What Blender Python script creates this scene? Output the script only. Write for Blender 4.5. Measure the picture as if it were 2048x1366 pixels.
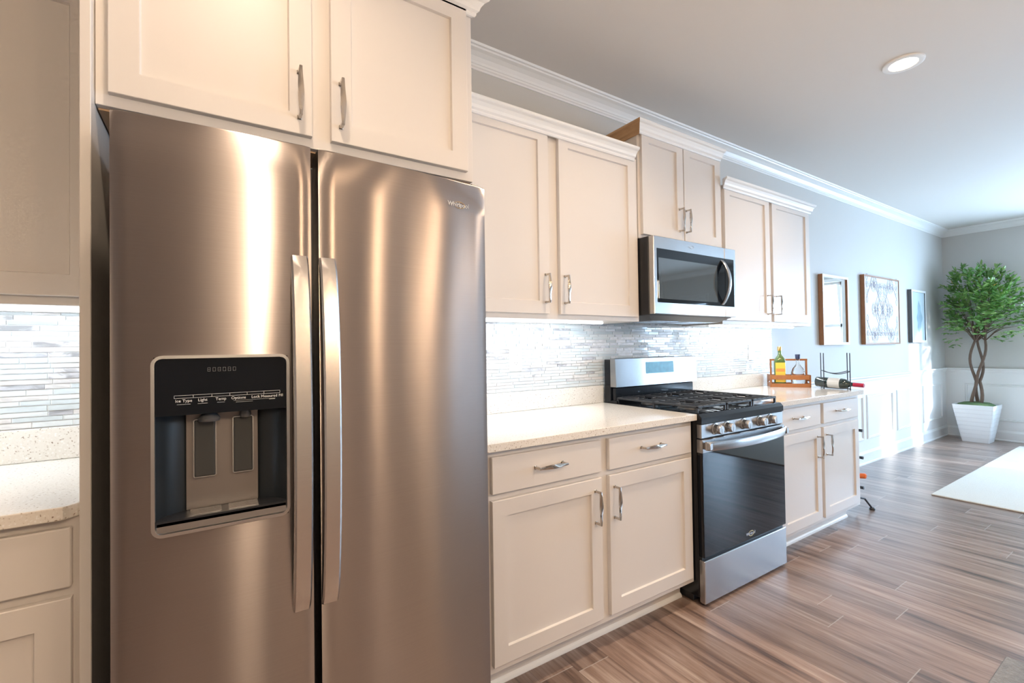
import bpy, bmesh, math, random
from mathutils import Vector, Matrix
PI = math.pi
scene = bpy.context.scene
for o in list(bpy.data.objects): bpy.data.objects.remove(o)
C = scene.collection
rnd = random.Random(7)

# ------------------------------------------------------------------ camera
cam = bpy.data.objects.new('camera', bpy.data.cameras.new('camera')); C.objects.link(cam)
F = Vector((.54604, .83764, .01411)); R_ = Vector((.83775, -.54587, -.01421)); U = Vector((.00420, -.01958, .99980))
M = Matrix((R_, U, -F)).transposed().to_4x4(); M.translation = Vector((-1.9504, -2.0251, 1.2449))
cam.matrix_world = M
cam.data.lens = 922.38 / 2048 * 36; cam.data.sensor_width = 36; cam.data.clip_start = .02
scene.camera = cam
# ------------------------------------------------------------------ light and exposure
scene.view_settings.view_transform = 'Standard'; scene.view_settings.look = 'None'
scene.view_settings.gamma = 1; scene.view_settings.use_curve_mapping = False
scene.view_settings.exposure = 0.06
w = bpy.data.worlds.new('world'); scene.world = w; w.use_nodes = True
bg = w.node_tree.nodes['Background']; bg.inputs[0].default_value = (.72, .86, 1, 1); bg.inputs[1].default_value = 1.2
def rgbk(k):  # colours of lamp light
    return {'warm': (1, .76, .54), 'day': (.50, .73, 1), 'cool': (.80, .91, 1)}[k]
def area(name, loc, aim, sx, sy, power, col, parent=None):
    l = bpy.data.lights.new(name, 'AREA'); l.shape = 'RECTANGLE'; l.size = sx; l.size_y = sy
    l.energy = power; l.color = rgbk(col)
    o = bpy.data.objects.new(name, l); C.objects.link(o); o.location = loc
    o.rotation_euler = Vector(aim).to_track_quat('-Z', 'Y').to_euler()
    return o
sun = bpy.data.lights.new('sun', 'SUN'); sun.energy = 7; sun.color = (1, .97, .93); sun.angle = math.radians(2.5)
so = bpy.data.objects.new('sun', sun); C.objects.link(so)
so.rotation_euler = Vector((-.43, 1, -.30)).to_track_quat('-Z', 'Y').to_euler()
XW, YF_, XL, ZC = 6.326, -6.2, -5.0, 2.732
WIN = [(-1.25, -2.21, .70, 2.22), (-2.28, -3.18, .70, 2.22), (-4.35, -5.25, .70, 2.22)]   # far wall openings y1,y0,z0,z1
DOORO = (2.9, 5.2, 0.02, 2.15)                                           # sliding door opening on the wall across (x0,x1,z0,z1)
for i, (a, b, c, d) in enumerate(WIN):
    area('daylight', (XW + .12, (a + b) / 2, (c + d) / 2), (-1, 0, -.15), .8, 1.45, 128, 'day')
area('daylight', ((DOORO[0] + DOORO[1]) / 2, YF_ - .12, 1.1), (0, 1, -.05), 2.2, 2.0, 26, 'day')
CANS = [(-1.86, -1.134), (-.36, -1.134), (1.144, -1.134), (-1.86, -3.3), (-.36, -3.3), (1.144, -3.3), (-3.4, -1.9)]
CANP = 9.5

# ------------------------------------------------------------------ materials
MATS = {}
def nt(name):
    m = bpy.data.materials.new(name); m.use_nodes = True
    return m, m.node_tree, m.node_tree.nodes['Principled BSDF']
def mat(name, col, rough=.5, metal=0, coat=0, spec=.5, bump=None, var=None, emit=None, aniso=0, trans=0):
    m, t, b = nt(name); n = t.nodes; L = t.links
    b.inputs['Base Color'].default_value = (*col, 1); b.inputs['Roughness'].default_value = rough
    b.inputs['Metallic'].default_value = metal; b.inputs['Coat Weight'].default_value = coat
    b.inputs['Coat Roughness'].default_value = .06; b.inputs['Specular IOR Level'].default_value = spec
    b.inputs['Transmission Weight'].default_value = trans
    if aniso: b.inputs['Anisotropic'].default_value = aniso
    tc = n.new('ShaderNodeTexCoord')
    if var:   # scale, amount: faint mottling of the colour
        nz = n.new('ShaderNodeTexNoise'); nz.inputs['Scale'].default_value = var[0]; nz.inputs['Detail'].default_value = 4
        L.new(tc.outputs['Object'], nz.inputs[0])
        mx = n.new('ShaderNodeMix'); mx.data_type = 'RGBA'
        mx.inputs[6].default_value = (*[c * (1 - var[1]) for c in col], 1); mx.inputs[7].default_value = (*[min(1, c * (1 + var[1])) for c in col], 1)
        L.new(nz.outputs[0], mx.inputs[0]); L.new(mx.outputs[2], b.inputs['Base Color'])
    if bump:  # scale, strength
        nz = n.new('ShaderNodeTexNoise'); nz.inputs['Scale'].default_value = bump[0]; L.new(tc.outputs['Object'], nz.inputs[0])
        bp = n.new('ShaderNodeBump'); bp.inputs['Strength'].default_value = bump[1]; bp.inputs['Distance'].default_value = .01
        L.new(nz.outputs[0], bp.inputs['Height']); L.new(bp.outputs[0], b.inputs['Normal'])
    if emit: b.inputs['Emission Color'].default_value = (*emit[0], 1); b.inputs['Emission Strength'].default_value = emit[1]
    MATS[name] = m; return m
cab = mat('cabinet_paint', (.71, .675, .645), .36, bump=(60, .01), var=(3, .01))
trimp = mat('trim_paint', (.86, .865, .86), .35, var=(2, .01))
wallp = mat('wall_paint', (.60, .595, .575), .6, bump=(180, .03), var=(1.5, .015))
warmw = mat('far_wall_paint', (.50, .44, .37), .6, bump=(180, .03), var=(1.5, .02))
ceilp = mat('ceiling_paint', (.72, .69, .655), .8, bump=(200, .03), var=(1.2, .01))
nickel = mat('polished_nickel', (.56, .52, .475), .16, 1, bump=(30, .02))
blackm = mat('black_enamel', (.006, .008, .012), .16, spec=.45, bump=(8, .01))
blackp = mat('black_plastic', (.02, .022, .027), .35, bump=(120, .02))
castir = mat('cast_iron', (.03, .034, .042), .38, bump=(150, .1))
blackg = mat('black_glass', (.004, .006, .010), .035, spec=.42, var=(2, .05))
darkgr = mat('dark_grey_plastic', (.10, .105, .115), .3, bump=(60, .02))
rawwood = mat('unfinished_wood', (.52, .33, .18), .55, bump=(40, .05), var=(25, .12))
walnut = mat('brown_wood', (.33, .15, .065), .45, bump=(60, .05), var=(30, .2))
crwood = mat('stained_crate_wood', (.42, .16, .055), .4, bump=(60, .05), var=(30, .2))
whitef = mat('white_frame_paint', (.86, .87, .88), .3, var=(5, .01))
white_pl = mat('white_plastic', (.85, .85, .84), .3, var=(5, .01))
mirrorm = mat('mirror_glass', (.92, .94, .95), .01, 1, var=(1, .002))
paper = mat('white_art_paper', (.70, .71, .73), .5, var=(10, .02))
lace = mat('grey_lace_ink', (.56, .55, .60), .6, var=(10, .06))
blueart = mat('pale_blue_art', (.55, .67, .72), .4, var=(7, .12))
blueink = mat('slate_blue_ink', (.30, .43, .50), .5, var=(14, .3))
potm = mat('white_glazed_planter', (.80, .83, .86), .3, bump=(12, .05), var=(3, .01))
moss = mat('green_moss', (.10, .17, .07), .9, bump=(80, .6), var=(40, .4))
bark = mat('brown_bark', (.13, .085, .06), .7, bump=(40, .4), var=(25, .3))
leafm = mat('green_leaf', (.13, .30, .075), .25, var=(4, .5), spec=.8)
leafy = mat('yellow_leaf', (.65, .45, .05), .4, var=(4, .2))
rugm = mat('cream_rug_pile', (.72, .68, .60), .9, bump=(300, .5), var=(120, .08))
matm = mat('grey_woven_mat', (.25, .26, .27), .9, bump=(120, .8), var=(60, .35))
greeng = mat('green_glass', (.10, .17, .05), .06, coat=1, var=(3, .1))
yellab = mat('yellow_label', (.80, .55, .07), .5, var=(8, .05))
orlab = mat('orange_label', (.75, .28, .06), .5, var=(8, .05))
clearg = mat('clear_glass', (.97, .98, 1), .02, trans=1, var=(3, .002))
corkm = mat('dark_blue_stopper', (.03, .04, .10), .4, var=(8, .05))
wineg = mat('dark_wine_glass', (.012, .03, .028), .06, coat=1, var=(3, .1))
winelab = mat('pale_wine_label', (.70, .72, .72), .5, var=(9, .05))
redcap = mat('red_foil', (.50, .02, .07), .3, var=(9, .05))
orangep = mat('orange_plastic', (.85, .16, .02), .35, var=(9, .05))
logom = mat('silver_logo', (.80, .80, .80), .25, 1, var=(9, .02))
inkm = mat('white_print', (.62, .64, .66), .5, var=(9, .02))
dimink = mat('dim_print', (.10, .11, .12), .4, var=(9, .02))
goldi = mat('gold_swoosh', (.75, .50, .18), .3, 1, var=(9, .02))
grout = mat('white_grout', (.80, .81, .82), .8, bump=(100, .1), var=(20, .02))
quartz_back = mat('island_paint', (.60, .58, .56), .4, var=(3, .01))
lampm = mat('lamp_glass', (1, .9, .8), .4, emit=((1, .86, .68), 14), var=(3, .001))
ledm = mat('led_glow', (1, 1, 1), .4, emit=((.85, .94, 1), 10), var=(3, .001))
dispm = mat('blue_display', (.02, .10, .15), .3, var=(40, .8), emit=((.10, .35, .50), .5))
thing_glass, t_, b_ = nt('window_glass')
t_.nodes.remove(b_); tr = t_.nodes.new('ShaderNodeBsdfTransparent'); gl = t_.nodes.new('ShaderNodeBsdfGlossy'); gl.inputs['Roughness'].default_value = .02
ms = t_.nodes.new('ShaderNodeMixShader'); ms.inputs[0].default_value = .07
t_.links.new(tr.outputs[0], ms.inputs[1]); t_.links.new(gl.outputs[0], ms.inputs[2])
t_.links.new(ms.outputs[0], t_.nodes['Material Output'].inputs[0])
def steel(name, col, rough, aniso, wave, rot=0.0, micro=0):
    m, t, b = nt(name); n = t.nodes; L = t.links
    b.inputs['Metallic'].default_value = 1; b.inputs['Roughness'].default_value = rough
    b.inputs['Anisotropic'].default_value = aniso; b.inputs['Anisotropic Rotation'].default_value = rot
    tg = n.new('ShaderNodeTangent'); tg.direction_type = 'RADIAL'; tg.axis = 'Z'; L.new(tg.outputs[0], b.inputs['Tangent'])
    tc = n.new('ShaderNodeTexCoord'); mp = n.new('ShaderNodeMapping'); mp.inputs['Scale'].default_value = (3, 3, 900)
    nz = n.new('ShaderNodeTexNoise'); nz.inputs['Scale'].default_value = 1; nz.inputs['Detail'].default_value = 2
    L.new(tc.outputs['Object'], mp.inputs[0]); L.new(mp.outputs[0], nz.inputs[0])
    cr = n.new('ShaderNodeMix'); cr.data_type = 'RGBA'
    cr.inputs[6].default_value = (*[c * .93 for c in col], 1); cr.inputs[7].default_value = (*[min(1, c * 1.07) for c in col], 1)
    L.new(nz.outputs[0], cr.inputs[0]); L.new(cr.outputs[2], b.inputs['Base Color'])
    # slow unevenness of the sheet
    mp2 = n.new('ShaderNodeMapping'); mp2.inputs['Scale'].default_value = (5.5, 1, .8); mp2.inputs['Location'].default_value = (3.1, 0, 1.7)
    n2 = n.new('ShaderNodeTexNoise'); n2.inputs['Scale'].default_value = 1; n2.inputs['Detail'].default_value = 0
    L.new(tc.outputs['Object'], mp2.inputs[0]); L.new(mp2.outputs[0], n2.inputs[0])
    bp = n.new('ShaderNodeBump'); bp.inputs['Strength'].default_value = 1; bp.inputs['Distance'].default_value = wave
    L.new(n2.outputs[0], bp.inputs['Height']); L.new(bp.outputs[0], b.inputs['Normal'])
    if micro:
        b2 = n.new('ShaderNodeBump'); b2.inputs['Strength'].default_value = 1; b2.inputs['Distance'].default_value = micro
        L.new(nz.outputs[0], b2.inputs['Height']); L.new(bp.outputs[0], b2.inputs['Normal']); L.new(b2.outputs[0], b.inputs['Normal'])
    return m
ss_door = steel('brushed_steel_door', (.40, .36, .345), .29, 1.0, .009, .25)
ss_light = steel('pale_brushed_steel', (.68, .66, .65), .27, .7, .001, .25)
ss = steel('brushed_steel', (.46, .46, .465), .27, .7, .002, .25)
def quartz():
    m, t, b = nt('speckled_quartz'); n = t.nodes; L = t.links
    tc = n.new('ShaderNodeTexCoord'); v = n.new('ShaderNodeTexNoise'); v.inputs['Scale'].default_value = 170; v.inputs['Detail'].default_value = 3
    L.new(tc.outputs['Object'], v.inputs[0]); r = n.new('ShaderNodeValToRGB')
    e = r.color_ramp.elements; e[0].position = .30; e[0].color = (.30, .23, .18, 1); e[1].position = .37; e[1].color = (.78, .745, .69, 1)
    k = e.new(.62); k.color = (.80, .77, .72, 1); k = e.new(.68); k.color = (.90, .89, .87, 1)
    L.new(v.outputs[0], r.inputs[0]); L.new(r.outputs[0], b.inputs['Base Color'])
    b.inputs['Roughness'].default_value = .12; b.inputs['Specular IOR Level'].default_value = .5
    return m
quartzm = quartz()
def tilem(name, col, rough, vein=0):
    m, t, b = nt(name); n = t.nodes; L = t.links
    b.inputs['Roughness'].default_value = rough; b.inputs['Specular IOR Level'].default_value = .6
    tc = n.new('ShaderNodeTexCoord'); v = n.new('ShaderNodeTexNoise'); v.inputs['Scale'].default_value = 14; v.inputs['Detail'].default_value = 6; v.inputs['Distortion'].default_value = 1.5
    mp = n.new('ShaderNodeMapping'); mp.inputs['Rotation'].default_value = (0, .5, 0); mp.inputs['Scale'].default_value = (1, 1, 2.4)
    L.new(tc.outputs['Object'], mp.inputs[0]); L.new(mp.outputs[0], v.inputs[0]); r = n.new('ShaderNodeValToRGB')
    e = r.color_ramp.elements
    e[0].position = .40; e[0].color = (*[c * (1 - vein) for c in col], 1); e[1].position = .55; e[1].color = (*col, 1)
    L.new(v.outputs[0], r.inputs[0]); L.new(r.outputs[0], b.inputs['Base Color']); return m
TILES = [tilem('pale_glass_tile', (.60, .66, .69), .06, .04), tilem('pale_marble_tile', (.72, .71, .71), .3, .22),
         tilem('veined_marble_tile', (.60, .60, .63), .3, .5), tilem('light_glass_tile', (.70, .74, .76), .06, .03), tilem('grey_marble_tile', (.50, .51, .55), .3, .4)]
def floorm():
    m, t, b = nt('wood_look_planks'); n = t.nodes; L = t.links
    tc = n.new('ShaderNodeTexCoord'); sp = n.new('ShaderNodeSeparateXYZ'); L.new(tc.outputs['Object'], sp.inputs[0])
    def mth(op, a, b=None, c=None):
        q = n.new('ShaderNodeMath'); q.operation = op
        for k, v in enumerate((a, b, c)):
            if v is None: continue
            if hasattr(v, 'links'): L.new(v, q.inputs[k])
            else: q.inputs[k].default_value = v
        return q.outputs[0]
    def wn(v, dim='1D', vec=None):
        q = n.new('ShaderNodeTexWhiteNoise'); q.noise_dimensions = dim
        if vec is not None: L.new(vec, q.inputs['Vector'])
        if v is not None: L.new(v, q.inputs['W'])
        return q.outputs['Value']
    W_, PL = .155, 1.2
    xr = mth('DIVIDE', sp.outputs[0], W_); row = mth('FLOOR', xr); fx = mth('FRACT', xr)
    yr = mth('ADD', mth('DIVIDE', sp.outputs[1], PL), wn(row)); col = mth('FLOOR', yr); fy = mth('FRACT', yr)
    seed = wn(mth('ADD', mth('MULTIPLY', row, 17.31), mth('MULTIPLY', col, 5.77)))
    cb = n.new('ShaderNodeCombineXYZ'); L.new(sp.outputs[0], cb.inputs[0]); L.new(sp.outputs[1], cb.inputs[1]); L.new(mth('MULTIPLY', seed, 53), cb.inputs[2])
    def noise(sc, det, dist):
        q = n.new('ShaderNodeMapping'); q.inputs['Scale'].default_value = sc; L.new(cb.outputs[0], q.inputs[0])
        z = n.new('ShaderNodeTexNoise'); z.inputs['Scale'].default_value = 1; z.inputs['Detail'].default_value = det; z.inputs['Distortion'].default_value = dist
        z.inputs['Roughness'].default_value = .6
        L.new(q.outputs[0], z.inputs[0]); return z.outputs[0]
    n1 = noise((15, .9, 1), 6, .9); n2 = noise((85, 5, 1), 4, .4); n3 = noise((5, 1.6, 1), 2, 0)
    mx = mth('ADD', mth('ADD', mth('MULTIPLY', n1, .62), mth('MULTIPLY', n2, .24)), mth('MULTIPLY', n3, .14))
    r = n.new('ShaderNodeValToRGB'); e = r.color_ramp.elements
    e[0].position = .36; e[0].color = (.068, .048, .043, 1); e[1].position = .66; e[1].color = (.46, .375, .32, 1)
    k = e.new(.44); k.color = (.175, .118, .095, 1); k = e.new(.50); k.color = (.25, .175, .142, 1); k = e.new(.57); k.color = (.315, .24, .205, 1)
    L.new(mx, r.inputs[0])
    m2 = n.new('ShaderNodeMix'); m2.data_type = 'RGBA'; m2.blend_type = 'MULTIPLY'; m2.inputs[0].default_value = 1
    r2 = n.new('ShaderNodeMapRange'); r2.inputs[3].default_value = .80; r2.inputs[4].default_value = 1.18; L.new(seed, r2.inputs[0])
    L.new(r.outputs[0], m2.inputs[6]); L.new(r2.outputs[0], m2.inputs[7])
    ex = mth('LESS_THAN', mth('ABSOLUTE', mth('SUBTRACT', fx, .5)), .493)   # 1 inside the plank
    ey = mth('LESS_THAN', mth('ABSOLUTE', mth('SUBTRACT', fy, .5)), .4985)
    m3 = n.new('ShaderNodeMix'); m3.data_type = 'RGBA'; L.new(mth('MULTIPLY', mth('SUBTRACT', 1, ex), .55), m3.inputs[0]); L.new(m2.outputs[2], m3.inputs[6]); m3.inputs[7].default_value = (.10, .07, .06, 1)
    m4 = n.new('ShaderNodeMix'); m4.data_type = 'RGBA'; L.new(mth('MULTIPLY', mth('SUBTRACT', 1, ey), .7), m4.inputs[0]); L.new(m3.outputs[2], m4.inputs[6]); m4.inputs[7].default_value = (.45, .42, .40, 1)
    L.new(m4.outputs[2], b.inputs['Base Color'])
    b.inputs['Roughness'].default_value = .32; b.inputs['Specular IOR Level'].default_value = .6; b.inputs['Coat Weight'].default_value = .35; b.inputs['Coat Roughness'].default_value = .28
    bp = n.new('ShaderNodeBump'); bp.inputs['Strength'].default_value = .3; bp.inputs['Distance'].default_value = .004
    L.new(mx, bp.inputs['Height']); L.new(bp.outputs[0], b.inputs['Normal'])
    return m
floor_m = floorm()

# ------------------------------------------------------------------ helpers
ORG = {}
def thing(name, label, cat, loc=(0, 0, 0), rotz=0, group=None):
    o = bpy.data.objects.new(name, None); C.objects.link(o); o.location = loc; o.rotation_euler = (0, 0, rotz)
    o.empty_display_size = .05
    o['label'] = label; o['category'] = cat
    if group: o['group'] = group
    ORG[o] = Vector(loc) if rotz == 0 else Vector((0, 0, 0)); return o
def obj(name, bm, m, parent=None, smooth=False, label=None, kind=None):
    org = ORG[parent] if parent else Vector((0, 0, 0))
    if parent: bmesh.ops.translate(bm, verts=bm.verts, vec=-org)
    me = bpy.data.meshes.new(name); bmesh.ops.recalc_face_normals(bm, faces=bm.faces) if bm.faces else None
    bm.to_mesh(me); bm.free()
    for mm in (m if isinstance(m, (list, tuple)) else [m]): me.materials.append(mm)
    if smooth:
        for p in me.polygons: p.use_smooth = True
    o = bpy.data.objects.new(name, me); C.objects.link(o)
    if smooth:
        md = o.modifiers.new('edges', 'EDGE_SPLIT'); md.split_angle = math.radians(38)
    if parent: o.parent = parent
    ORG[o] = org
    if label: o['label'] = label
    if kind: o['kind'] = kind
    return o
def tag(o, label, cat, group=None):
    o['label'] = label; o['category'] = cat
    if group: o['group'] = group
    return o
def struct(name, bm, m, parent=None, smooth=False):
    o = obj(name, bm, m, parent, smooth)
    if not parent: o['kind'] = 'structure'
    return o
def new(): return bmesh.new()
def bx(bm, x0, x1, y0, y1, z0, z1, bev=0, mi=0, seg=1):
    x0, x1 = min(x0, x1), max(x0, x1); y0, y1 = min(y0, y1), max(y0, y1); z0, z1 = min(z0, z1), max(z0, z1)
    g = bmesh.ops.create_cube(bm, size=1)['verts']
    for v in g: v.co = Vector((x0 + (v.co.x + .5) * (x1 - x0), y0 + (v.co.y + .5) * (y1 - y0), z0 + (v.co.z + .5) * (z1 - z0)))
    fs = set(f for v in g for f in v.link_faces)
    for f in fs: f.material_index = mi
    if bev:
        es = list(set(e for v in g for e in v.link_edges))
        bmesh.ops.bevel(bm, geom=es, offset=bev, segments=seg, affect='EDGES', profile=.5)
    return bm
def box(*a, **k): return bx(new(), *a, **k)
def ext(bm, prof, axis, t0, t1, base, m0=0, m1=0, sgn=-1):
    """profile (p, z), p = projection; axis 'x': runs along x, projecting sgn*y from base; axis 'y': projects sgn*x"""
    rows = []
    for t, mm, s in ((t0, m0, -1), (t1, m1, 1)):
        row = []
        for p, z in prof:
            q = t + s * mm * p
            row.append(bm.verts.new((q, base + sgn * p, z) if axis == 'x' else (base + sgn * p, q, z)))
        rows.append(row)
    n = len(prof)
    for i in range(n): bm.faces.new((rows[0][i], rows[0][(i + 1) % n], rows[1][(i + 1) % n], rows[1][i]))
    bm.faces.new(rows[0]); bm.faces.new(rows[1][::-1]); return bm
def frame_of(d):
    d = d.normalized(); a = Vector((0, 0, 1)) if abs(d.z) < .9 else Vector((1, 0, 0))
    u = d.cross(a).normalized(); return u, d.cross(u).normalized()
def tube(bm, pts, r, n=10, cap=True, mi=0):
    pts = [Vector(p) for p in pts]; rs = r if isinstance(r, (list, tuple)) else [r] * len(pts); rings = []
    u = None
    for i, p in enumerate(pts):
        d = (pts[min(i + 1, len(pts) - 1)] - pts[max(i - 1, 0)]).normalized()
        if u is None: u, v = frame_of(d)
        else:
            u = (u - d * u.dot(d)).normalized(); v = d.cross(u)
        rings.append([bm.verts.new(p + (u * math.cos(2 * PI * k / n) + v * math.sin(2 * PI * k / n)) * rs[i]) for k in range(n)])
    for a, b in zip(rings, rings[1:]):
        for k in range(n): bm.faces.new((a[k], a[(k + 1) % n], b[(k + 1) % n], b[k])).material_index = mi
    if cap: bm.faces.new(rings[0][::-1]).material_index = mi; bm.faces.new(rings[-1]).material_index = mi
    return bm
def lathe(bm, prof, cx, cy, z0=0, n=32, axis='z', mi=0):
    rings = []
    for r, h in prof:
        ring = []
        for k in range(n):
            a = 2 * PI * k / n; c, s = math.cos(a) * max(r, 1e-5), math.sin(a) * max(r, 1e-5)
            ring.append(bm.verts.new((cx + c, cy + s, z0 + h) if axis == 'z' else (cx + c, cy - h, z0 + s)))
        rings.append(ring)
    for a, b in zip(rings, rings[1:]):
        for k in range(n): bm.faces.new((a[k], a[(k + 1) % n], b[(k + 1) % n], b[k])).material_index = mi
    bm.faces.new(rings[0][::-1]).material_index = mi; bm.faces.new(rings[-1]).material_index = mi
    return bm
def rrect(w, h, r, n=6):
    pts = []
    for cx, cz, a0 in ((w / 2 - r, h / 2 - r, 0), (-w / 2 + r, h / 2 - r, 90), (-w / 2 + r, -h / 2 + r, 180), (w / 2 - r, -h / 2 + r, 270)):
        for k in range(n + 1):
            a = math.radians(a0 + 90 * k / n); pts.append((cx + r * math.cos(a), cz + r * math.sin(a)))
    return pts
def ring_plate(bm, cx, cz, w, h, r, t, y0, y1):
    """rounded-rectangle ring in the xz plane, t = width of the band"""
    o = rrect(w, h, r); i = rrect(w - 2 * t, h - 2 * t, max(r - t, .001)); L = []
    for pts, y in ((o, y1), (o, y0), (i, y0), (i, y1)): L.append([bm.verts.new((cx + a, y, cz + b)) for a, b in pts])
    n = len(o)
    for a, b in ((0, 1), (1, 2), (2, 3), (3, 0)):
        for k in range(n): bm.faces.new((L[a][k], L[a][(k + 1) % n], L[b][(k + 1) % n], L[b][k]))
    return bm
def slab(bm, pts, z0, z1, bev=0):
    """horizontal slab of the outline pts"""
    a = [bm.verts.new((x, y, z0)) for x, y in pts]; b = [bm.verts.new((x, y, z1)) for x, y in pts]; n = len(pts)
    fs = [bm.faces.new(a[::-1]), bm.faces.new(b)]
    for k in range(n): bm.faces.new((a[k], a[(k + 1) % n], b[(k + 1) % n], b[k]))
    if bev:
        es = [e for f in fs for e in f.edges]; bmesh.ops.bevel(bm, geom=es, offset=bev, segments=2, affect='EDGES', profile=.5)
    return bm
def text_bm(body, size, ext_=.0006, x=0, y=0, z=0, bold=0):
    cu = bpy.data.curves.new('t', 'FONT'); cu.body = body; cu.size = size; cu.extrude = ext_; cu.align_x = 'CENTER'; cu.align_y = 'CENTER'; cu.offset = bold
    cu.resolution_u = 3
    o = bpy.data.objects.new('t', cu); C.objects.link(o); dg = bpy.context.evaluated_depsgraph_get()
    me = bpy.data.meshes.new_from_object(o.evaluated_get(dg)); bm = new(); bm.from_mesh(me)
    bpy.data.objects.remove(o); bpy.data.curves.remove(cu); bpy.data.meshes.remove(me)
    for v in bm.verts: v.co = Vector((x + v.co.x, y - v.co.z, z + v.co.y))
    return bm
def join(bm, other):
    me = bpy.data.meshes.new('tmp'); other.to_mesh(me); other.free(); bm.from_mesh(me); bpy.data.meshes.remove(me); return bm
def pull_bm(L=.135):
    """bar pull along z, standing off in -y, belly widened and slightly twisted"""
    bm = new(); rows = []
    N = 16
    for i in range(N + 1):
        t = i / N; z = -L / 2 + L * t; b = math.sin(PI * t)
        hw = .0038 + .0038 * b ** 1.5; th = .0034; tw = .55 * math.sin(2 * PI * t) * b
        cy = -.031 - .003 * b; ring = []
        for a, c in ((-hw, -th), (0, -th * 1.5), (hw, -th), (hw, th), (0, th * 1.2), (-hw, th)):
            ring.append(bm.verts.new((a * math.cos(tw) - c * math.sin(tw), cy + a * math.sin(tw) + c * math.cos(tw), z)))
        rows.append(ring)
    for a, b in zip(rows, rows[1:]):
        for k in range(6): bm.faces.new((a[k], a[(k + 1) % 6], b[(k + 1) % 6], b[k]))
    bm.faces.new(rows[0][::-1]); bm.faces.new(rows[-1])
    for s in (-1, 1):
        bx(bm, -.0042, .0042, -.034, -.002, s * (L / 2 - .004) - .0042, s * (L / 2 - .004) + .0042, .001)
        bx(bm, -.006, .006, -.003, 0, s * (L / 2 - .004) - .006, s * (L / 2 - .004) + .006, .001)
    return bm
PULL = None
def pull(parent, x, y, z, horiz=False):
    global PULL
    if PULL is None:
        o = obj('handle', pull_bm(), nickel, None, smooth=True); PULL = o
    else:
        o = PULL.copy(); C.objects.link(o)
    o.parent = parent; o.location = Vector((x, y, z)) - ORG[parent]
    o.rotation_euler = (0, PI / 2, 0) if horiz else (0, 0, 0)
    return o
def shaker(parent, x0, x1, z0, z1, yf, hx=None, hz=None, sw=.058):
    bm = new(); th = .019; d = .009
    def ring(a, y): return [bm.verts.new(p) for p in ((x0 + a, y, z0 + a), (x1 - a, y, z0 + a), (x1 - a, y, z1 - a), (x0 + a, y, z1 - a))]
    rs = [ring(0, yf + th), ring(0, yf + .0015), ring(.0015, yf), ring(sw, yf), ring(sw + .003, yf + d), ]
    for a, b in zip(rs, rs[1:]):
        for k in range(4): bm.faces.new((a[k], a[(k + 1) % 4], b[(k + 1) % 4], b[k]))
    bm.faces.new(rs[0][::-1]); bm.faces.new(rs[-1])
    o = obj('door', bm, cab, parent)
    if hx is not None: pull(o, hx, yf, hz)
    return o
def drawer(parent, x0, x1, z0, z1, yf, hx=None):
    o = obj('drawer', box(x0, x1, yf, yf + .019, z0, z1, .0025), cab, parent)
    if hx is not None: pull(o, hx, yf, (z0 + z1) / 2 + .005, True)
    return o
CROWN = [(0, 0), (.008, 0), (.012, .006), (.012, .012), (.020, .018), (.024, .030), (.034, .042), (.044, .046), (.048, .050), (.048, .060), (0, .060)]
def crown_at(z, k=1): return [(p * k, z + h) for p, h in CROWN]

# ------------------------------------------------------------------ the room
struct('floor', box(XL, XW, YF_, 0, -.1, 0), floor_m)
struct('ceiling', box(XL, XW, YF_, 0, ZC, ZC + .1), ceilp)
struct('wall_back', box(XL - .1, XW + .1, 0, .1, -.1, ZC + .1), wallp)
struct('wall_left', box(XL - .1, XL, YF_ - .1, 0, -.1, ZC + .1), warmw)
bm = new(); ys = [YF_ - .1]
for a, b, c, d in sorted(WIN, key=lambda q: q[1]):
    bx(bm, XW, XW + .1, ys[-1], b, -.1, ZC + .1); bx(bm, XW, XW + .1, b, a, -.1, c); bx(bm, XW, XW + .1, b, a, d, ZC + .1); ys.append(a)
bx(bm, XW, XW + .1, ys[-1], 0, -.1, ZC + .1)
struct('wall_right', bm, wallp)
bm = new(); a, b, c, d = DOORO
bx(bm, XL, a, YF_ - .1, YF_, -.1, ZC + .1); bx(bm, b, XW, YF_ - .1, YF_, -.1, ZC + .1); bx(bm, a, b, YF_ - .1, YF_, d, ZC + .1); bx(bm, a, b, YF_ - .1, YF_, -.1, c)
struct('wall_front', bm, warmw)
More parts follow.
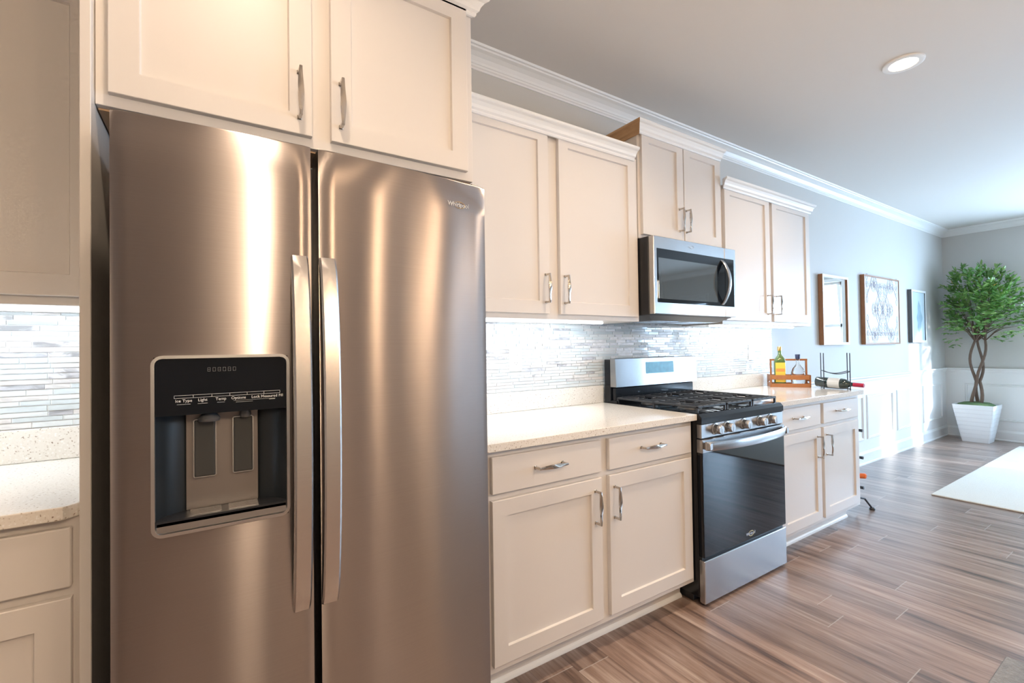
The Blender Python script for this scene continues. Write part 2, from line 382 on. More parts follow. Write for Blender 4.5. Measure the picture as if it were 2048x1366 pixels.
for i, (a, b, c, d) in enumerate(WIN):
    wn = bpy.data.objects.new('window_%d' % (i + 1), None); C.objects.link(wn); wn['kind'] = 'structure'; wn.location = (XW, (a + b) / 2, c); ORG[wn] = Vector(wn.location)
    bm = new(); cw = .05
    bx(bm, XW - .018, XW, b - cw, b, c - .02, d + cw, .003); bx(bm, XW - .018, XW, a, a + cw, c - .02, d + cw, .003)
    bx(bm, XW - .018, XW, b, a, d, d + cw, .003); bx(bm, XW - .03, XW, b - cw - .02, a + cw + .02, c - .04, c, .003)
    obj('window_casing', bm, trimp, wn)
    bm = new(); zm = 1.53
    for z0, z1, x in ((c, zm + .02, XW + .045), (zm - .02, d, XW + .065)):
        bx(bm, x, x + .02, b, b + .045, z0, z1); bx(bm, x, x + .02, a - .045, a, z0, z1); bx(bm, x, x + .02, b, a, z0, z0 + .045); bx(bm, x, x + .02, b, a, z1 - .045, z1)
    obj('window_sash', bm, trimp, wn)
    obj('window_pane', box(XW + .054, XW + .057, b + .04, a - .04, c + .04, d - .04), thing_glass, wn)
    if i == 2:
        bm = new()
        for k in range(5): bx(bm, XW - .05 - .004 * k, XW - .022, b - .03, a + .03, d + .04 - .10 * (k + 1) + .012 * k, d + .04 - .10 * k, .008)
        tag(obj('roman_shade', bm, mat('shade_cloth', (.62, .62, .60), .9, bump=(200, .3))), 'folded pale grey window shade mirrored in the microwave door', 'shade')
a, b, c, d = DOORO
dn = bpy.data.objects.new('door_1', None); C.objects.link(dn); dn['kind'] = 'structure'; dn.location = (a, YF_, c); ORG[dn] = Vector(dn.location)
bm = new(); y = YF_ - .07
for x0, x1 in ((a, (a + b) / 2 + .03), ((a + b) / 2 - .03, b)):
    bx(bm, x0, x0 + .06, y, y + .03, c, d); bx(bm, x1 - .06, x1, y, y + .03, c, d); bx(bm, x0, x1, y, y + .03, c, c + .07); bx(bm, x0, x1, y, y + .03, d - .07, d)
obj('door_sash', bm, trimp, dn)
obj('door_pane', box(a + .05, b - .05, y + .013, y + .017, c + .05, d - .05), thing_glass, dn)
bm = new(); bx(bm, a - .085, a, YF_, YF_ + .018, 0, d + .085, .003); bx(bm, b, b + .085, YF_, YF_ + .018, 0, d + .085, .003); bx(bm, a, b, YF_, YF_ + .018, d, d + .085, .003)
obj('door_casing', bm, trimp, dn)
struct('wall_sun_blocker', box(-9, 8.2, -13, -12.6, -.5, 6.5), warmw)  # unseen slab added outside to keep the sun out of the sliding door
# ceiling crown, chair rail, base board, wainscot mouldings
zc = ZC
CC = [(0, zc - .082), (.006, zc - .082), (.008, zc - .074), (.014, zc - .070), (.016, zc - .062), (.020, zc - .060), (.024, zc - .050), (.036, zc - .034), (.056, zc - .022), (.074, zc - .017), (.078, zc - .011), (.088, zc - .010), (.092, zc), (0, zc)]
struct('trim_1', ext(new(), CC, 'x', XL, XW, 0, 0, -1), trimp)
struct('trim_2', ext(new(), CC, 'y', YF_, 0, XW, 0, -1), trimp)
RL = [(0, .838), (.008, .838), (.010, .850), (.014, .856), (.014, .874), (.022, .880), (.030, .884), (.034, .890), (.034, .900), (0, .900)]
WX0 = 1.93
struct('trim_3', ext(new(), RL, 'x', WX0, XW, 0, 0, -1), trimp)
struct('trim_4', ext(new(), RL, 'y', WIN[0][0] + .055, 0, XW, 0, -1), trimp)
BB = [(0, 0), (.024, 0), (.024, .012), (.016, .020), (.015, .105), (.010, .118), (.006, .130), (0, .130)]
struct('baseboard_back', ext(new(), BB, 'x', WX0, XW, 0, 0, -1), trimp)
struct('baseboard_right', ext(new(), BB, 'y', YF_, 0, XW, 0, -1), trimp)
# painted dado panels of the wall (the lower wall is trim colour)
struct('trim_5', box(WX0, XW, -.004, 0, 0, .845), trimp)
bm = new(); bx(bm, XW - .004, XW, WIN[0][0] + .055, 0, 0, .845); bx(bm, XW - .004, XW, YF_, WIN[0][0] + .055, 0, WIN[0][2] - .045)
struct('trim_6', bm, trimp)
MP = [(0, 0), (.010, .002), (.014, .008), (.010, .014), (.012, .020), (0, .024)]
def mould_rect(bm, t0, t1, z0, z1, axis, base):
    p = [(.0035, 0), (.012, .003), (.016, .009), (.011, .014), (.014, .022), (.0035, .026)]
    loops = []
    for q, s in p:
        pts = [(t0 + s, z0 + s), (t1 - s, z0 + s), (t1 - s, z1 - s), (t0 + s, z1 - s)]
        loops.append([bm.verts.new((t, base - q, z) if axis == 'x' else (base - q, t, z)) for t, z in pts])
    for a, b in zip(loops, loops[1:] + loops[:1]):
        for k in range(4): bm.faces.new((a[k], a[(k + 1) % 4], b[(k + 1) % 4], b[k]))
tn = 7
for t0, t1 in ((2.10, 2.83), (2.93, 3.665), (3.755, 4.455), (4.575, 5.31), (5.42, 6.13)):
    bm = new(); mould_rect(bm, t0, t1, .245, .705, 'x', 0); struct('trim_%d' % tn, bm, trimp); tn += 1
for t0, t1 in ((-1.16, -.19),):
    bm = new(); mould_rect(bm, t0, t1, .245, .705, 'y', XW); struct('trim_%d' % tn, bm, trimp); tn += 1

# ------------------------------------------------------------------ recessed ceiling lights
def can(x, y, label):
    t = thing('recessed_light', label, 'ceiling light', (x, y, ZC), 0, None)
    bm = new(); lathe(bm, [(.060, -.004), (.062, -.007), (.075, -.010), (.088, -.006), (.090, 0), (.060, -.0005)], x, y, ZC, 40)
    obj('trim_ring', bm, trimp, t, True)
    obj('lens', lathe(new(), [(.0605, -.0015), (.0605, -.005), (.02, -.0055), (0, -.0055)], x, y, ZC, 40), lampm, t, True)
    l = bpy.data.lights.new('lamp', 'AREA'); l.shape = 'DISK'; l.size = .115; l.energy = CANP * (.6 if (x < -1.5 and y > -1.5) else 1); l.color = rgbk('warm'); l.spread = math.radians(130)
    o = bpy.data.objects.new('lamp', l); C.objects.link(o); o.location = (x, y, ZC - .008)
    return t
for i, (x, y) in enumerate(CANS):
    can(x, y, 'lit round recessed ceiling light with white trim, right part of the ceiling' if i == 2 else
        ['round recessed ceiling light out of view above the refrigerator front', 'round recessed ceiling light out of view above the left base cabinet aisle', '',
         'round recessed ceiling light out of view behind the camera', 'round recessed ceiling light out of view over the island left end', 'round recessed ceiling light out of view over the island right end',
         'round recessed ceiling light out of view at the far left of the kitchen'][i])

# ------------------------------------------------------------------ cabinets
YB, YBF, YU, YUF = -.6353, -.616, -.3265, -.3075
def base_cab(x0, x1, doors, drawers, label, kick0, kick1):
    t = thing('base_cabinet', label, 'cabinet', ((x0 + x1) / 2, -.3, 0))
    obj('carcass', box(x0, x1, YBF, -.001, .105, .884, .001), cab, t)
    bm = box(kick0, kick1, -.535, -.002, 0, .106); sh = [(0, 0), (.012, 0), (.012, .004), (.009, .012), (.003, .018), (0, .019)]
    obj('toe_kick', bm, cab, t)
    obj('shoe_moulding', ext(new(), sh, 'x', kick0, kick1, -.535), trimp, t)
    for a, b, hx in doors: shaker(t, a, b, .136, .710, YB, hx, .598)
    for a, b, hx in drawers: drawer(t, a, b, .733, .863, YB, hx)
    return t
base_cab(-1.162, -.003, [(-1.135, -.6155, -.652), (-.572, -.030, -.545)], [(-1.135, -.6155, -.886), (-.572, -.030, -.315)],
         'cream base cabinet between the refrigerator and the range, two drawers over two doors', -1.162, -.003)
base_cab(.765, 1.885, [(.792, 1.283, 1.237), (1.3215, 1.838, 1.357)], [(.792, 1.283, 1.0), (1.3215, 1.838, 1.56)],
         'cream base cabinet right of the range, under the bottle crate', .765, 1.865)
base_cab(-3.10, -2.197, [(-3.07, -2.66, -2.70), (-2.625, -2.211, -2.585)], [(-3.07, -2.66, -2.86), (-2.625, -2.211, None)],
         'cream base cabinet at the left picture edge beside the tall panel', -3.10, -2.197)

def wall_cab(x0, x1, zb, zt, doors, yf, hz, label, name='wall_cabinet', depth=.3075):
    t = thing(name, label, 'cabinet', ((x0 + x1) / 2, -.15, zb))
    obj('carcass', box(x0, x1, -depth, -.001, zb, zt, .001), cab, t)
    for a, b, z0, z1, hx in doors: shaker(t, a, b, z0, z1, yf, hx, hz)
    return t
def led(t, x0, x1, zb, y=-.20, p=10):
    obj('light_strip', box(x0, x1, y - .012, y + .012, zb - .010, zb - .0005, .002), ledm, t)
    area('under_cabinet_lamp', ((x0 + x1) / 2, y, zb - .014), (0, .25, -1), x1 - x0, .02, p, 'cool')
# above the counter left of the range
t = wall_cab(-1.162, -.006, 1.378, 2.262, [(-1.135, -.6285, 1.402, 2.263, -.652), (-.564, -.036, 1.402, 2.263, -.538)], YU, 1.518,
             'cream wall cabinet between the refrigerator and the microwave, two tall doors')
obj('crown', ext(new(), crown_at(2.236), 'x', -1.162, -.052, YU, 0, 0), trimp, t)
led(t, -1.10, -.18, 1.378, p=2.6)
# above the range
t = wall_cab(.001, .760, 1.835, 2.424, [(.0185, .372, 1.856, 2.424, .331), (.379, .7418, 1.856, 2.424, .392)], YU, 1.972,
             'short cream wall cabinet above the microwave, its crown touching the ceiling moulding')
obj('crown', ext(new(), crown_at(2.398), 'x', .001, .735, YU, 1, 0), trimp, t)
bm = ext(new(), crown_at(2.398), 'y', -.3265, -.10, .001, 1, 0)
obj('crown_return', bm, rawwood, t, label='unpainted wooden return of the crown')
# right of the range
t = wall_cab(.764, 1.912, 1.378, 2.265, [(.782, 1.3152, 1.402, 2.2655, 1.272), (1.3511, 1.885, 1.402, 2.2655, 1.392)], YU, 1.518,
             'cream wall cabinet right of the microwave, two tall doors, beside the mirror')
obj('crown', ext(new(), crown_at(2.236), 'x', .764, 1.895, YU, .55, .2), trimp, t)
led(t, .80, 1.86, 1.378, p=2.6)
# left of the refrigerator
t = wall_cab(-3.10, -2.197, 1.378, 2.262, [(-3.07, -2.66, 1.402, 2.263, -2.70), (-2.625, -2.213, 1.402, 2.263, None)], YU, 1.518,
             'cream wall cabinet at the left picture edge above the lit tiles')
obj('crown', ext(new(), crown_at(2.236), 'x', -3.10, -2.20, YU, 0, 0), trimp, t)
led(t, -3.05, -2.24, 1.378, p=2.6)
# over the refrigerator
YFC = -.6278
t = wall_cab(-2.1745, -1.1815, 1.827, 2.424, [(-2.1499, -1.7073, 1.854, 2.424, -1.741), (-1.6556, -1.2085, 1.854, 2.424, -1.629)], YFC, 1.963,
             'deep cream cabinet above the refrigerator, two wide doors', depth=.609)
obj('crown', ext(new(), crown_at(2.404), 'x', -2.197, -1.1815, YFC + .012, 1, 1), trimp, t)
obj('bottom_panel', box(-2.172, -1.184, -.59, -.002, 1.822, 1.8265), rawwood, t, label='raw wood underside of the cabinet')
o = tag(obj('end_panel', box(-2.1955, -2.1755, -.648, -.001, 0, 2.404, .0015), cab), 'tall narrow cream panel standing left of the refrigerator', 'panel')
o = tag(obj('end_panel', box(-1.181, -1.163, -.600, -.001, 0, 1.826, .0015), cab), 'tall cream panel hidden behind the right side of the refrigerator', 'panel')

# ------------------------------------------------------------------ worktops
YCT = -.6365
def worktop(pts, sx0, sx1, label):
    t = thing('countertop', label, 'countertop', (pts[0][0], -.3, .884))
    obj('slab', slab(new(), pts, .8845, .914, .0025), quartzm, t)
    obj('upstand', box(sx0, sx1, -.022, -.0008, .9145, 1.016, .002), quartzm, t)
    return t
worktop([(-1.162, -.001), (-1.162, YCT - .012), (.0, YCT - .012), (.0, -.001)], -1.162, -.0, 'speckled cream quartz countertop between refrigerator and range')
arc = [(1.921 - .03 + .03 * math.sin(a), YCT - .012 + .03 - .03 * math.cos(a)) for a in [PI / 12 * k for k in range(7)]]
worktop([(.764, -.001), (.764, YCT - .012)] + arc + [(1.921, -.001)], .764, 1.921, 'speckled cream quartz countertop right of the range, holding crate and wine rack')
worktop([(-3.10, -.001), (-3.10, YCT - .012), (-2.222, YCT - .012), (-2.199, YCT + .012), (-2.199, -.001)], -3.10, -2.199, 'speckled quartz countertop at the left picture edge with clipped corner')

# ------------------------------------------------------------------ mosaic backsplash
def mosaic(x0, x1, z0, z1, label, zmax2=None):
    bm = new(); r = random.Random(int((x0 + 9) * 100)); bx(bm, x0, x1, -.004, -.0005, z0, z1, mi=5)
    z = z0 + .002; row = 0
    while z < z1 - .006:
        h = r.choice([.0135, .0135, .0135, .021]) if row % 3 else .0165
        h = min(h, z1 - z - .0005); x = x0 - r.random() * .1
        while x < x1:
            L = r.choice([.06, .09, .11, .13, .15]) * r.uniform(.85, 1.15); a, b = max(x, x0), min(x + L, x1)
            if b - a > .006:
                mi = r.choices([0, 3, 1, 2, 4], [34, 22, 26, 10, 5])[0]; y = -.0075 - r.random() * .0008
                d0 = r.uniform(-.0006, .0006)
                vs = [bm.verts.new(p) for p in ((a, -.003, z), (b, -.003, z), (b, -.003, z + h), (a, -.003, z + h), (a + .0006, y, z + .0006), (b - .0006, y + d0, z + .0006), (b - .0006, y + d0, z + h - .0006), (a + .0006, y, z + h - .0006))]
                for q in ((4, 5, 6, 7), (0, 1, 5, 4), (1, 2, 6, 5), (2, 3, 7, 6), (3, 0, 4, 7)): bm.faces.new([vs[k] for k in q]).material_index = mi
            x += L + .0022
        z += h + .0022; row += 1
    return tag(obj('tile_backsplash', bm, TILES + [grout]), label, 'backsplash')
mosaic(-1.162, 1.921, 1.0165, 1.3775, 'white and grey linear mosaic tile wall behind the range and worktops')
mosaic(-3.10, -2.199, 1.0165, 1.3775, 'grey and white linear mosaic tiles at the left picture edge')
bm = new(); z_ = 0
o = mosaic(-.002, .762, 1.378, 1.44, 'narrow band of mosaic tile just beneath the microwave')
o2 = mosaic(-.002, .762, .80, 1.0155, 'mosaic tile strip hidden behind the range backguard')

# ------------------------------------------------------------------ outlets
def outlet(x, z, label):
    t = thing('power_outlet', label, 'outlet', (x, -.008, z), group=None)
    obj('cover_plate', box(x - .040, x + .040, -.0135, -.0085, z - .0625, z + .0625, .002), white_pl, t)
    for s in (-1, 1):
        bm = new(); pts = rrect(.034, .030, .012)
        a = [bm.verts.new((x + p, -.0155, z + s * .020 + q)) for p, q in pts]; b = [bm.verts.new((x + p, -.0133, z + s * .020 + q)) for p, q in pts]
        bm.faces.new(a)
        for k in range(len(a)): bm.faces.new((a[k], a[(k + 1) % len(a)], b[(k + 1) % len(a)], b[k]))
        rc = obj('receptacle', bm, white_pl, t)
        bm = new()
        bx(bm, x - .009, x - .0065, -.0162, -.0150, z + s * .020 - .002, z + s * .020 + .007); bx(bm, x + .0065, x + .009, -.0162, -.0150, z + s * .020 - .002, z + s * .020 + .006)
        bx(bm, x - .002, x + .002, -.0162, -.0150, z + s * .020 - .010, z + s * .020 - .006)
        obj('slots', bm, darkgr, rc)
outlet(-.617, 1.185, 'white double power outlet on the tiles left of the range')
outlet(1.61, 1.185, 'white power outlet on the tiles right of the range')

# ------------------------------------------------------------------ refrigerator
FZ0, FZ1 = .05, 1.744
t = thing('refrigerator', 'side by side stainless steel refrigerator with black ice and water dispenser', 'refrigerator', (-1.68, -.45, 0))
obj('housing', box(-2.116, -1.244, -.735, -.03, .012, 1.725, .004), blackp, t)
obj('base_grille', box(-2.10, -1.26, -.748, -.70, .004, .048, .003), blackp, t)
obj('hinge_cover', box(-2.11, -2.03, -.765, -.66, 1.726, 1.742, .004), darkgr, t)
obj('hinge_cover', box(-1.33, -1.25, -.765, -.66, 1.726, 1.742, .004), darkgr, t)
def fridge_door(x0, x1, yl, yr, bulge, hole=None):
    """bowed front sheet with side walls; hole = x0,x1,z0,z1 opening"""
    bm = new(); xs = sorted(set([x0 + (x1 - x0) * k / 24 for k in range(25)] + (list(hole[:2]) if hole else [])))
    zs = [FZ0, FZ0 + .004] + [FZ0 + .1 * k for k in range(1, 17)] + [FZ1 - .004, FZ1]
    if hole: zs = sorted(set(z for z in zs if not (hole[2] - .03 < z < hole[2] or hole[3] < z < hole[3] + .03)) | set(hole[2:]))
    def yy(x):
        s = (x - x0) / (x1 - x0); e = max(0, abs(s - .5) - .485) / .015
        return yl + (yr - yl) * s - bulge * math.sin(PI * s) + .003 * e * e
    G = {}
    for i, x in enumerate(xs):
        for j, z in enumerate(zs): G[i, j] = bm.verts.new((x, yy(x) + (.003 if j in (0, len(zs) - 1) else 0), z))
    for i in range(len(xs) - 1):
        for j in range(len(zs) - 1):
            if hole and hole[0] - 1e-6 <= xs[i] and xs[i + 1] <= hole[1] + 1e-6 and hole[2] - 1e-6 <= zs[j] and zs[j + 1] <= hole[3] + 1e-6: continue
            bm.faces.new((G[i, j], G[i + 1, j], G[i + 1, j + 1], G[i, j + 1]))
    yb = -.742
    I, J = len(xs) - 1, len(zs) - 1
    back = {}
    def B(i, j):
        if (i, j) not in back: back[i, j] = bm.verts.new((xs[i], yb, zs[j]))
        return back[i, j]
    for j in range(J):
        for i in (0, I): bm.faces.new((G[i, j], G[i, j + 1], B(i, j + 1), B(i, j)))
    for i in range(I):
        for j in (0, J): bm.faces.new((G[i, j], G[i + 1, j], B(i + 1, j), B(i, j)))
    return bm, yy
DX0, DX1, DZ0, DZ1 = -2.056, -1.796, .861, 1.239
bm, yyl = fridge_door(-2.122, -1.7456, -.8065, -.8225, .004, (DX0 + .004, DX1 - .004, DZ0 + .004, DZ1 - .004))
dl = obj('freezer_door', bm, ss_door, t, True)
bm, yyr = fridge_door(-1.7282, -1.2374, -.8225, -.7873, .006)
dr = obj('refrigerator_door', bm, ss_door, t, True)
bm = new(); bx(bm, -2.112, -1.752, -.7415, -.7352, .06, 1.73); bx(bm, -1.722, -1.247, -.7415, -.7352, .06, 1.73)
obj('door_gasket', bm, blackp, t)
def fhandle(parent, x0, x1, side):
    bm = new(); rows = []; N = 28; z0, z1 = .628, 1.474
    for i in range(N + 1):
        s = i / N; z = z0 + (z1 - z0) * s; b = math.sin(PI * s) ** .55
        yo = -.8235 - .050 * b; yi = yo + .016 + .003 * (1 - b)
        xc0, xc1 = x0, x1; k = .004
        rows.append([bm.verts.new(p) for p in ((xc0, yi, z), (xc0, yo + k, z), (xc0 + k, yo, z), (xc1 - k, yo, z), (xc1, yo + k, z), (xc1, yi, z))])
    for a, b in zip(rows, rows[1:]):
        for k in range(6): bm.faces.new((a[k], a[(k + 1) % 6], b[(k + 1) % 6], b[k]))
    bm.faces.new(rows[0][::-1]); bm.faces.new(rows[-1])
    return obj('handle', bm, ss_light, parent, True)
fhandle(dl, -1.792, -1.753, -1); fhandle(dr, -1.728, -1.689, 1)
# dispenser
cx, cz = (DX0 + DX1) / 2, (DZ0 + DZ1) / 2; Wd, Hd = DX1 - DX0, DZ1 - DZ0; yd = yyl(cx)
bm = ring_plate(new(), cx, cz, Wd, Hd, .020, .0065, yd - .004, yd + .03)
obj('dispenser_frame', bm, mat('satin_chrome', (.72, .71, .70), .3, 1, var=(5, .01)), dl, True, label='satin steel frame round the dispenser')
zc_ = 1.112
bm = new(); pr_ = [(cx + a, cz + b) for a, b in rrect(Wd - .014, Hd - .014, .016)]
top = [(x, max(z, zc_)) for x, z in pr_ if z > cz] ; a0 = [(cx + Wd / 2 - .007, zc_)] + top + [(cx - Wd / 2 + .007, zc_)]
va = [bm.verts.new((x, yd - .001, z)) for x, z in a0]; vb = [bm.verts.new((x, yd + .05, z)) for x, z in a0]
bm.faces.new(va)
for k in range(len(va)): bm.faces.new((va[k], va[(k + 1) % len(va)], vb[(k + 1) % len(va)], vb[k]))
obj('control_panel', bm, blackg, dl, label='glossy black control panel')
# hollow of the dispenser: curved back wall, dark
bm = new(); xa, xb = DX0 + .0065, DX1 - .0065; rows = []
for i in range(17):
    s = i / 16; x = xa + (xb - xa) * s; rows.append((x, yd + .012 + .066 * math.sin(PI * s) ** .6))
for (x0, y0), (x1, y1) in zip(rows, rows[1:]):
    v = [bm.verts.new(p) for p in ((x0, y0, DZ0 + .03), (x1, y1, DZ0 + .03), (x1, y1, zc_), (x0, y0, zc_))]; bm.faces.new(v)
for i in range(16):
    (x0, y0), (x1, y1) = rows[i], rows[i + 1]
    v = [bm.verts.new(p) for p in ((x0, y0, zc_), (x1, y1, zc_), (x1, yd + .002, zc_), (x0, yd + .002, zc_))]; bm.faces.new(v)
bmesh.ops.remove_doubles(bm, verts=bm.verts, dist=1e-5)
obj('recess', bm, mat('dark_recess', (.018, .023, .028), .3, bump=(30, .01)), dl, True)
ss_dim = mat('satin_grey_plate', (.30, .27, .255), .35, .6, bump=(60, .02))
yp = yd + .055
obj('back_plate', box(-1.999, -1.858, yp, yp + .004, .894, 1.111, .001), ss_dim, dl, label='satin grey plate behind the paddles')
for x0, x1 in ((-1.984, -1.943), (-1.909, -1.869)):
    p = obj('paddle', box(x0, x1, yp - .010, yp - .001, .966, 1.094, .004, seg=2), mat('paddle_grey', (.055, .058, .06), .3, bump=(60, .02)), dl, label='dark grey paddle with a pale outline')
    obj('paddle_rim', ring_plate(new(), (x0 + x1) / 2, 1.030, x1 - x0 + .003, .131, .005, .0022, yp - .0085, yp - .001), ss, t)
obj('nozzle', lathe(new(), [(.020, 0), (.022, .006), (.015, .016), (.010, .020)], -1.955, yd + .030, 1.092, 20), darkgr, dl, True)
obj('nozzle', lathe(new(), [(.010, 0), (.012, .006), (.010, .020)], -1.885, yd + .035, 1.094, 20), darkgr, dl, True)
# drip tray
bm = new(); pts = [(xa, yd - .002), (xb, yd - .002)] + [(x, y) for x, y in rows[::-1]]
slab(bm, pts, .884, .894); obj('drip_tray', bm, blackp, dl)
bm = new()
for s in (-1, 1):
    for k in range(9): bx(bm, cx + s * .036 - .029, cx + s * .036 + .029, yd + .008 + k * .0050, yd + .0104 + k * .0050, .8938, .8956)
obj('tray_slots', bm, ss, dl)
bm = new(); bx(bm, DX0 + .0067, DX1 - .0067, yd - .002, yd + .02, DZ0 + .007, .893, .003); obj('tray_front', bm, ss, dl, label='steel lip of the drip tray')
# printing on the panel
bm = new(); xs_ = [-2.017 + .0335 * k for k in range(7)]
ring_plate(bm, (-2.017 - 1.816) / 2, 1.151, .201, .0066, .0008, .0007, yd - .0016, yd - .001)
for x in xs_[1:-1]: bx(bm, x - .0004, x + .0004, yd - .0016, yd - .001, 1.148, 1.154)
for x, s in zip(xs_, ('Ice Type', 'Light', 'Temp', 'Options', 'Lock', 'Measured Fill')):
    join(bm, text_bm(s, .0086, .0002, x + .0168, yd - .0013, 1.1422, .00012))
for x, L in zip(xs_, (.024, .018, .014, .0, .0, .012)):
    if L: bx(bm, x + .0168 - L / 2, x + .0168 + L / 2, yd - .0014, yd - .001, 1.1345, 1.1352)
bx(bm, -1.910, -1.826, yd - .0014, yd - .001, 1.1362, 1.1366); bx(bm, -1.905, -1.872, yd - .0014, yd - .001, 1.1325, 1.1331)
obj('panel_print', bm, inkm, dl, label='white printed button labels')
bm = new()
for k in range(6):
    x = -1.955 + k * .0095; ring_plate(bm, x, 1.2075, .0058, .009, .0008, .0009, yd - .0015, yd - .001); 
    if k % 2 == 0: bx(bm, x - .002, x + .002, yd - .0015, yd - .001, 1.2071, 1.2079)
obj('unlit_digits', bm, dimink, dl, label='dim unlit digits')
# logo on the right door
xl = -1.334; yl_ = yyr(xl)
bm = text_bm('Whirlpool', .0175, .0006, 0, 0, 0, .0004)
for v in bm.verts: v.co = Vector((xl + v.co.x, yyr(xl + v.co.x) + v.co.y - .0008, 1.672 + v.co.z))
obj('logo', bm, logom, dr, label='silver brand lettering')
bm = new(); pts = []
for k in range(24):
    a = math.radians(200 + 320 * k / 23); pts.append((xl + .004 + .018 * math.cos(a), 0, 1.672 + .0095 * math.sin(a)))
tube(bm, [(p[0], yyr(p[0]) - .0008, p[2]) for p in pts], [.0004 + .0005 * math.sin(PI * k / 23) for k in range(24)], 6)
obj('logo_swoosh', bm, goldi, dr, label='thin gold swoosh round the lettering')

# ------------------------------------------------------------------ range
t = thing('gas_range', 'freestanding stainless gas range with black glass oven door and five knobs', 'range', (.38, -.35, 0))
X0, X1 = .004, .757
obj('body', box(X0, X1, -.640, -.012, .035, .895, .003), blackm, t)
bm = new(); bx(bm, X0 + .01, X1 - .01, -.60, -.10, .0, .036, .002); obj('base', bm, blackp, t)
bm = new(); bx(bm, X0 - .001, X1 + .001, -.655, -.075, .896, .916, .006, seg=2)
ct = obj('cooktop', bm, blackm, t, True)
bm = new()
sec = [(-.6705, .868), (-.6705, .897), (-.655, .914), (-.640, .914), (-.640, .868)]
a = [bm.verts.new((X0, y, z)) for y, z in sec]; b = [bm.verts.new((X1, y, z)) for y, z in sec]
bm.faces.new(a); bm.faces.new(b[::-1])
for k in range(5): bm.faces.new((a[k], a[(k + 1) % 5], b[(k + 1) % 5], b[k]))
obj('front_rail', bm, blackm, t)
cpn = obj('control_panel', box(X0, X1, -.6668, -.641, .797, .8665, .003), ss, t)
KX = (.095, .191, .341, .493, .599)
for kx in (.103, .199, .349, .501, .607):
    bm = lathe(new(), [(.028, 0), (.028, .004), (.0235, .006), (.0225, .020), (.0215, .036), (.019, .039), (0, .039)], kx + .01, -.6672, .835, 32, 'y')
    bx(bm, kx + .01 - .003, kx + .01 + .003, -.7075, -.69, .816, .856, .0015)
    obj('knob', bm, ss, t, True)
bm = new(); bx(bm, X0, X1, -.6715, -.642, .232, .792, .003)
dd = obj('oven_door', bm, blackg, t)
obj('door_trim', box(X0 - .0008, X1 + .0008, -.6728, -.640, .728, .7930, .003), ss, dd, label='stainless strip along the top of the door')
bm = new(); pts = []
N = 24; rows = []
for i in range(N + 1):
    s = i / N; x = X0 + .012 + (X1 - X0 - .024) * s; b = math.sin(PI * s) ** .6; yo = -.692 - .038 * b; zz = .765 - .006 * b; h = .0215
    rows.append([bm.verts.new(p) for p in ((x, yo + .016, zz - h + .004), (x, yo + .004, zz - h), (x, yo, zz - h + .006), (x, yo, zz + h - .006), (x, yo + .004, zz + h), (x, yo + .016, zz + h - .004))])
for a, b in zip(rows, rows[1:]):
    for k in range(6): bm.faces.new((a[k], a[(k + 1) % 6], b[(k + 1) % 6], b[k]))
bm.faces.new(rows[0][::-1]); bm.faces.new(rows[-1])
for x in (X0 + .024, X1 - .024): bx(bm, x - .011, x + .011, -.705, -.670, .748, .780, .002)
obj('handle', bm, ss, dd, True)
bm = text_bm('Whirlpool', .020, .0004, .40, -.6719, .262, .0003); obj('logo', bm, logom, dd, label='silver brand lettering low on the glass')
bm = new(); pts = [(.405 + .024 * math.cos(math.radians(200 + 320 * k / 23)), -.6721, .262 + .013 * math.sin(math.radians(200 + 320 * k / 23))) for k in range(24)]
tube(bm, pts, .0007, 6); obj('logo_swoosh', bm, goldi, dd)
obj('storage_drawer', box(X0, X1, -.6725, -.642, .014, .2165, .003), ss, t)
obj('drawer_gap', box(X0 + .005, X1 - .005, -.655, -.63, .217, .231), blackp, t)
# backguard
bm = new()
sec = [(-.122, 1.009), (-.114, 1.172), (-.108, 1.1755), (-.075, 1.1755), (-.075, 1.009)]
a = [bm.verts.new((X0, y, z)) for y, z in sec]; b = [bm.verts.new((X1, y, z)) for y, z in sec]
bm.faces.new(a); bm.faces.new(b[::-1])
for k in range(5): bm.faces.new((a[k], a[(k + 1) % 5], b[(k + 1) % 5], b[k]))
bgd = obj('backguard', bm, ss, t)
bm = new(); bx(bm, X0, X1, -.0745, -.026, .90, 1.168, .003); bx(bm, X0 + .012, X1 - .012, -.100, -.075, .9, 1.006, .006); bx(bm, X0, X0 + .02, -.12, -.07, .9, .93, .004)
obj('backguard_base', bm, blackm, t)
def on_bg(x, z): return -.122 + (z - 1.009) * (.008 / .163)
bm = new(); v = [bm.verts.new(p) for p in ((.262, on_bg(0, 1.078) - .001, 1.078), (.522, on_bg(0, 1.078) - .001, 1.078), (.522, on_bg(0, 1.148) - .001, 1.148), (.262, on_bg(0, 1.148) - .001, 1.148))]
vb = [bm.verts.new(q.co + Vector((0, .002, 0))) for q in v]; bm.faces.new(v)
for k in range(4): bm.faces.new((v[k], v[(k + 1) % 4], vb[(k + 1) % 4], vb[k]))
obj('clock_display', bm, dispm, bgd, label='blue tinted clock display')
